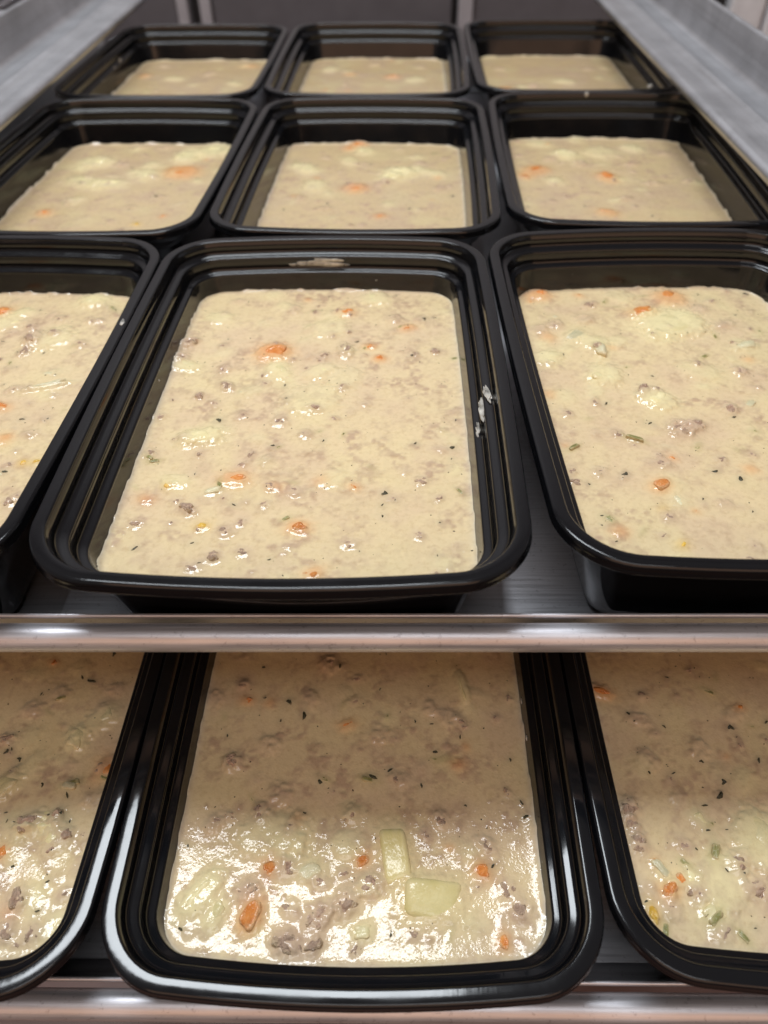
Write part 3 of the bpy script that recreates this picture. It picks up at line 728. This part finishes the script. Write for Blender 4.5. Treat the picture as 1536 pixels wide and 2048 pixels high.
        ca, sa = math.cos(ang), math.sin(ang)
        rad = s * 2.2 + 0.003
        i0, i1 = np.searchsorted(ys, py - rad), np.searchsorted(ys, py + rad)
        j0, j1 = np.searchsorted(xs, px - rad), np.searchsorted(xs, px + rad)
        if i1 - i0 < 2 or j1 - j0 < 2:
            continue
        dx, dy = X[i0:i1, j0:j1] - px, Y[i0:i1, j0:j1] - py
        u, w_ = (dx * ca + dy * sa) / (s * 0.5), (-dx * sa + dy * ca) / (s * 0.5 * asp)
        pw = {'B': 5.0, 'P': 2.6, 'K': 2.4}.get(t, 2.0)
        e = (np.abs(u) ** pw + np.abs(w_) ** pw) ** (1 / pw)
        wob = 1 + 0.25 * (vnoise(X[i0:i1, j0:j1] * 700, Y[i0:i1, j0:j1] * 700, seed + 77) - 0.5)
        e = e * wob
        de = (e - 1) * s * 0.5 * (0.5 + 0.5 * asp)
        base_h = {'B': 0.055, 'P': 0.12, 'O': 0.10, 'K': 0.16, 'Y': 0.18, 'M': 0.18, 'G': 0.10, 'H': 0.05}[t] * s
        base_h = min(base_h, 0.0017)
        dome = base_h * (0.35 + 0.65 * ex) / (1 + np.exp(np.clip(de / (0.00035 + 0.03 * s), -30, 30)))
        if t == 'M':
            dome = dome * (0.55 + 0.9 * vnoise(X[i0:i1, j0:j1] * 620, Y[i0:i1, j0:j1] * 620, seed + 5))
        Hh[i0:i1, j0:j1] += dome
        k = 1 / (1 + np.exp(np.clip(de / (0.00060 + 0.085 * s), -30, 30)))
        amt = {'B': 0.75, 'P': 0.95, 'O': 0.6, 'K': 0.85, 'Y': 0.85, 'M': 0.8, 'G': 0.8, 'H': 0.5}[t] * (0.35 + 0.65 * ex)
        tint = np.array(TINT[t])
        C[i0:i1, j0:j1] += (tint - C[i0:i1, j0:j1]) * (k * amt)[..., None]
        show = (ex > 0.38 if t not in 'H' else True)
        if show:
            placed.append((t, px, py, s, ex, ang, asp))
    edge = np.exp(D2 / 0.0009)[..., None]
    C = C * (1 - 0.6 * edge) + np.array((0.70, 0.66, 0.56)) * 0.6 * edge
    C *= (0.97 + 0.06 * vnoise(X * 900, Y * 900, seed + 2))[..., None]
    # --- mesh ----------------------------------------------------------
    idx = -np.ones(X.shape, dtype=np.int64)
    fk = keep[:-1, :-1] & keep[1:, :-1] & keep[:-1, 1:] & keep[1:, 1:]
    used = np.zeros(X.shape, bool)
    used[:-1, :-1] |= fk; used[1:, :-1] |= fk; used[:-1, 1:] |= fk; used[1:, 1:] |= fk
    idx[used] = np.arange(used.sum())
    V = np.stack([X[used], Y[used], Hh[used]], 1)
    ii, jj = np.nonzero(fk)
    F = np.stack([idx[ii, jj], idx[ii, jj + 1], idx[ii + 1, jj + 1], idx[ii + 1, jj]], 1)
    nv0 = len(V)
    # body below the surface
    o1, o2 = tub_outline(ins + 0.0003), tub_outline(0.0205)
    n = len(o1)
    body = np.concatenate([np.column_stack([o1, np.full(n, -0.0012)]), np.column_stack([o2, np.full(n, -SOUP_Z + 0.004)])])
    V = np.concatenate([V, body])
    bf = [(nv0 + k, nv0 + n + k, nv0 + n + (k + 1) % n, nv0 + (k + 1) % n) for k in range(n)]
    me = bpy.data.meshes.new("soup")
    nf = len(F) + len(bf)
    allf = np.concatenate([F, np.array(bf)])
    me.vertices.add(len(V))
    me.vertices.foreach_set("co", V.astype(np.float32).ravel())
    me.loops.add(nf * 4)
    me.loops.foreach_set("vertex_index", allf.astype(np.int32).ravel())
    me.polygons.add(nf)
    me.polygons.foreach_set("loop_start", np.arange(0, nf * 4, 4, dtype=np.int32))
    me.polygons.foreach_set("loop_total", np.full(nf, 4, dtype=np.int32))
    me.polygons.foreach_set("use_smooth", np.ones(nf, dtype=bool))
    me.update(calc_edges=True)
    ca_ = me.attributes.new("broth", 'FLOAT_COLOR', 'POINT')
    cols = np.ones((len(V), 4), np.float32)
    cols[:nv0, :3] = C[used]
    cols[nv0:, :3] = CREAM
    ca_.data.foreach_set("color", cols.ravel())
    me.materials.append(MAT_SOUP)
    t0 = bpy.data.objects.new("soup", me)
    COL.objects.link(t0)
    t0.location = (pose[0], pose[1], z + SOUP_Z)
    t0.rotation_euler = (0, 0, pose[2])
    tag(t0, SOUPWHERE[key], "soup", "portions of cream soup")
    # --- pieces poking out ------------------------------------------------
    for t, px, py, s, ex, ang, asp in placed:
        i, j = int(np.clip(np.searchsorted(ys, py), 0, ny - 1)), int(np.clip(np.searchsorted(xs, px), 0, nx - 1))
        hloc = Hh[i, j]
        o = bpy.data.objects.new(PNAME[t], rnd.choice(LUMPS[t]))
        COL.objects.link(o)
        o.parent = t0
        if t == 'H':
            o.scale = (s, s * asp, s * 0.5)
            o.location = (px, py, hloc + s * (0.02 - 0.10 * (1 - ex)))
            o.rotation_euler = (rnd.uniform(-.2, .2), rnd.uniform(-.2, .2), ang)
        else:
            hz = s * {'B': 0.6, 'P': 0.5, 'O': 0.4, 'K': 0.55, 'Y': 0.6, 'M': 0.7, 'G': 0.45}[t]
            topf = 0.40
            proud = {'B': 0.0015 * ex, 'M': -0.0005 + 0.0013 * ex, 'P': -0.0004 + 0.0012 * ex}.get(t, -0.0005 + 0.0015 * ex)
            proud *= min(1.0, s / 0.006)
            o.scale = (s * 0.96, s * asp * 0.96, hz)
            o.location = (px, py, hloc + proud - hz * topf)
            o.rotation_euler = (rnd.uniform(-.13, .13), rnd.uniform(-.13, .13), ang)
    # --- tiny pepper specks, too small to pick apart: one part ------------
    bm = bmesh.new()
    for _ in range(int(nfill * 0.9) + 20):
        px, py = rnd.uniform(-hw, hw) * 0.97, rnd.uniform(-hl, hl) * 0.97
        if sdf(np.array(px), np.array(py)) > -0.001:
            continue
        i, j = int(np.clip(np.searchsorted(ys, py), 0, ny - 1)), int(np.clip(np.searchsorted(xs, px), 0, nx - 1))
        s = rnd.uniform(0.00012, 0.00030)
        mt = Matrix.Translation((px, py, Hh[i, j])) @ Matrix.Rotation(rnd.uniform(0, 3), 4, 'Z') @ Matrix.Diagonal((s * rnd.uniform(0.7, 1.8), s, s * 0.5, 1))
        bmesh.ops.create_icosphere(bm, subdivisions=1, radius=1.0, matrix=mt)
    sm = bpy.data.meshes.new("pepper_specks")
    bm.to_mesh(sm)
    bm.free()
    so = link("pepper_specks", sm, FOOD['H'], t0)
    so["kind"] = "stuff"
    return t0

TUBS = {}
for i, key in enumerate(POSES):
    zb = FLOOR_Z - (0.082 if key[1] == '4' else 0.0) + 0.0011
    TUBS[key] = container(POSES[key], zb - 0.0011 + 0.0003, "black plastic container " + WHERE[key])
    near = key in ('C1', 'R1', 'L1', 'C4', 'R4', 'L4')
    cell = 0.00050 if near else (0.0009 if key[1] == '2' else 0.0014)
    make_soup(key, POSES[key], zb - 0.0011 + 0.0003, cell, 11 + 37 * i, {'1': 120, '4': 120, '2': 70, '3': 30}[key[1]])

# ------------------------------------------------------------------ smears and drips stuck to the tubs
def drip(key, x, y, z, sx, sy, sz, rot=(0, 0, 0), seed=1, amp=0.3):
    rnd = random.Random(seed)
    bm = bmesh.new()
    bmesh.ops.create_icosphere(bm, subdivisions=4 if max(sx, sy) > 0.003 else 2, radius=1.0)
    for vv in bm.verts:
        n = vnoise(np.array(vv.co.x * 2.3 + 40 + seed), np.array(vv.co.y * 2.3 + 60 + vv.co.z * 2.1), seed) - 0.5
        vv.co *= 1 + amp * 2 * float(n)
        vv.co = Vector((vv.co.x * sx, vv.co.y * sy, vv.co.z * sz))
    me = bpy.data.meshes.new("soup_drip")
    bm.to_mesh(me)
    bm.free()
    o = link("soup_drip", me, MAT_SMEAR, TUBS[key])
    o.location = (x, y, TOP + z)
    o.rotation_euler = rot
    return o

YB = L / 2
drip('C1', -0.005, YB - 0.0104, -0.0100, 0.0125, 0.0006, 0.0013, (0.15, 0, 0), 3, 0.45)
drip('C1', -0.001, YB - 0.0105, -0.0082, 0.0075, 0.0007, 0.0014, (0.2, 0, 0.02), 5, 0.5)
drip('C1', 0.0655, -0.0185, -0.0080, 0.0009, 0.0058, 0.0010, (0, 0.5, 0), 8, 0.45)
drip('C1', 0.0680, -0.0120, -0.0058, 0.0013, 0.0042, 0.0008, (0, 0.2, 0.1), 9, 0.45)
drip('C1', 0.0640, -0.0245, -0.0125, 0.0008, 0.0036, 0.0010, (0, 0.4, -0.05), 10, 0.4)
drip('L1', W / 2 - 0.0022, 0.0290, -0.0002, 0.0009, 0.0030, 0.0005, (0, 0, 0.1), 12, 0.4)
drip('L3', -0.0640, 0.0350, -0.012, 0.0007, 0.003, 0.002, (0, 0.2, 0), 14, 0.3)
drip('L3', -0.0632, 0.0150, -0.0140, 0.0007, 0.0035, 0.002, (0, 0.2, 0), 15, 0.3)
drip('L3', -0.0630, -0.0200, -0.0150, 0.0007, 0.0035, 0.002, (0, 0.2, 0), 16, 0.3)
drip('R2', -0.005, YB - 0.0050, -0.0010, 0.0016, 0.0014, 0.0016, (0, 0, 0), 17, 0.3)
drip('R3', 0.048, -YB + 0.0120, 0.0000, 0.0022, 0.0014, 0.0012, (0, 0, 0.5), 18, 0.3)

# small splashes on the inner walls above the broth
spl = random.Random(5)
for key in ('C1', 'L1', 'R1', 'C4', 'R4', 'L4'):
    dep = SOUP_DEPTH[key]
    for k in range(7):
        zz = -spl.uniform(0.0150, dep - 0.0006)
        ins = 0.0135 + 0.0017 * (-zz - 0.0138) / 0.0102
        big = spl.uniform(0.0003, 0.0009)
        if spl.random() < 0.55:
            side = spl.choice((-1, 1))
            yy = spl.uniform(-0.075, 0.075)
            xx = side * (W / 2 - ins - BX * (yy / (L / 2)) ** 2 * 0.7)
            drip(key, xx, yy, zz, 0.0003, big * spl.uniform(1, 2.4), big, (0, 0.16 * side, 0), 40 + k, 0.45)
        else:
            xx = spl.uniform(-0.045, 0.045)
            yy = L / 2 - ins - BY * 0.7 * (xx / (W / 2)) ** 2
            drip(key, xx, yy, zz, big * spl.uniform(1, 3.0), 0.0003, big, (-0.16, 0, 0), 60 + k, 0.45)
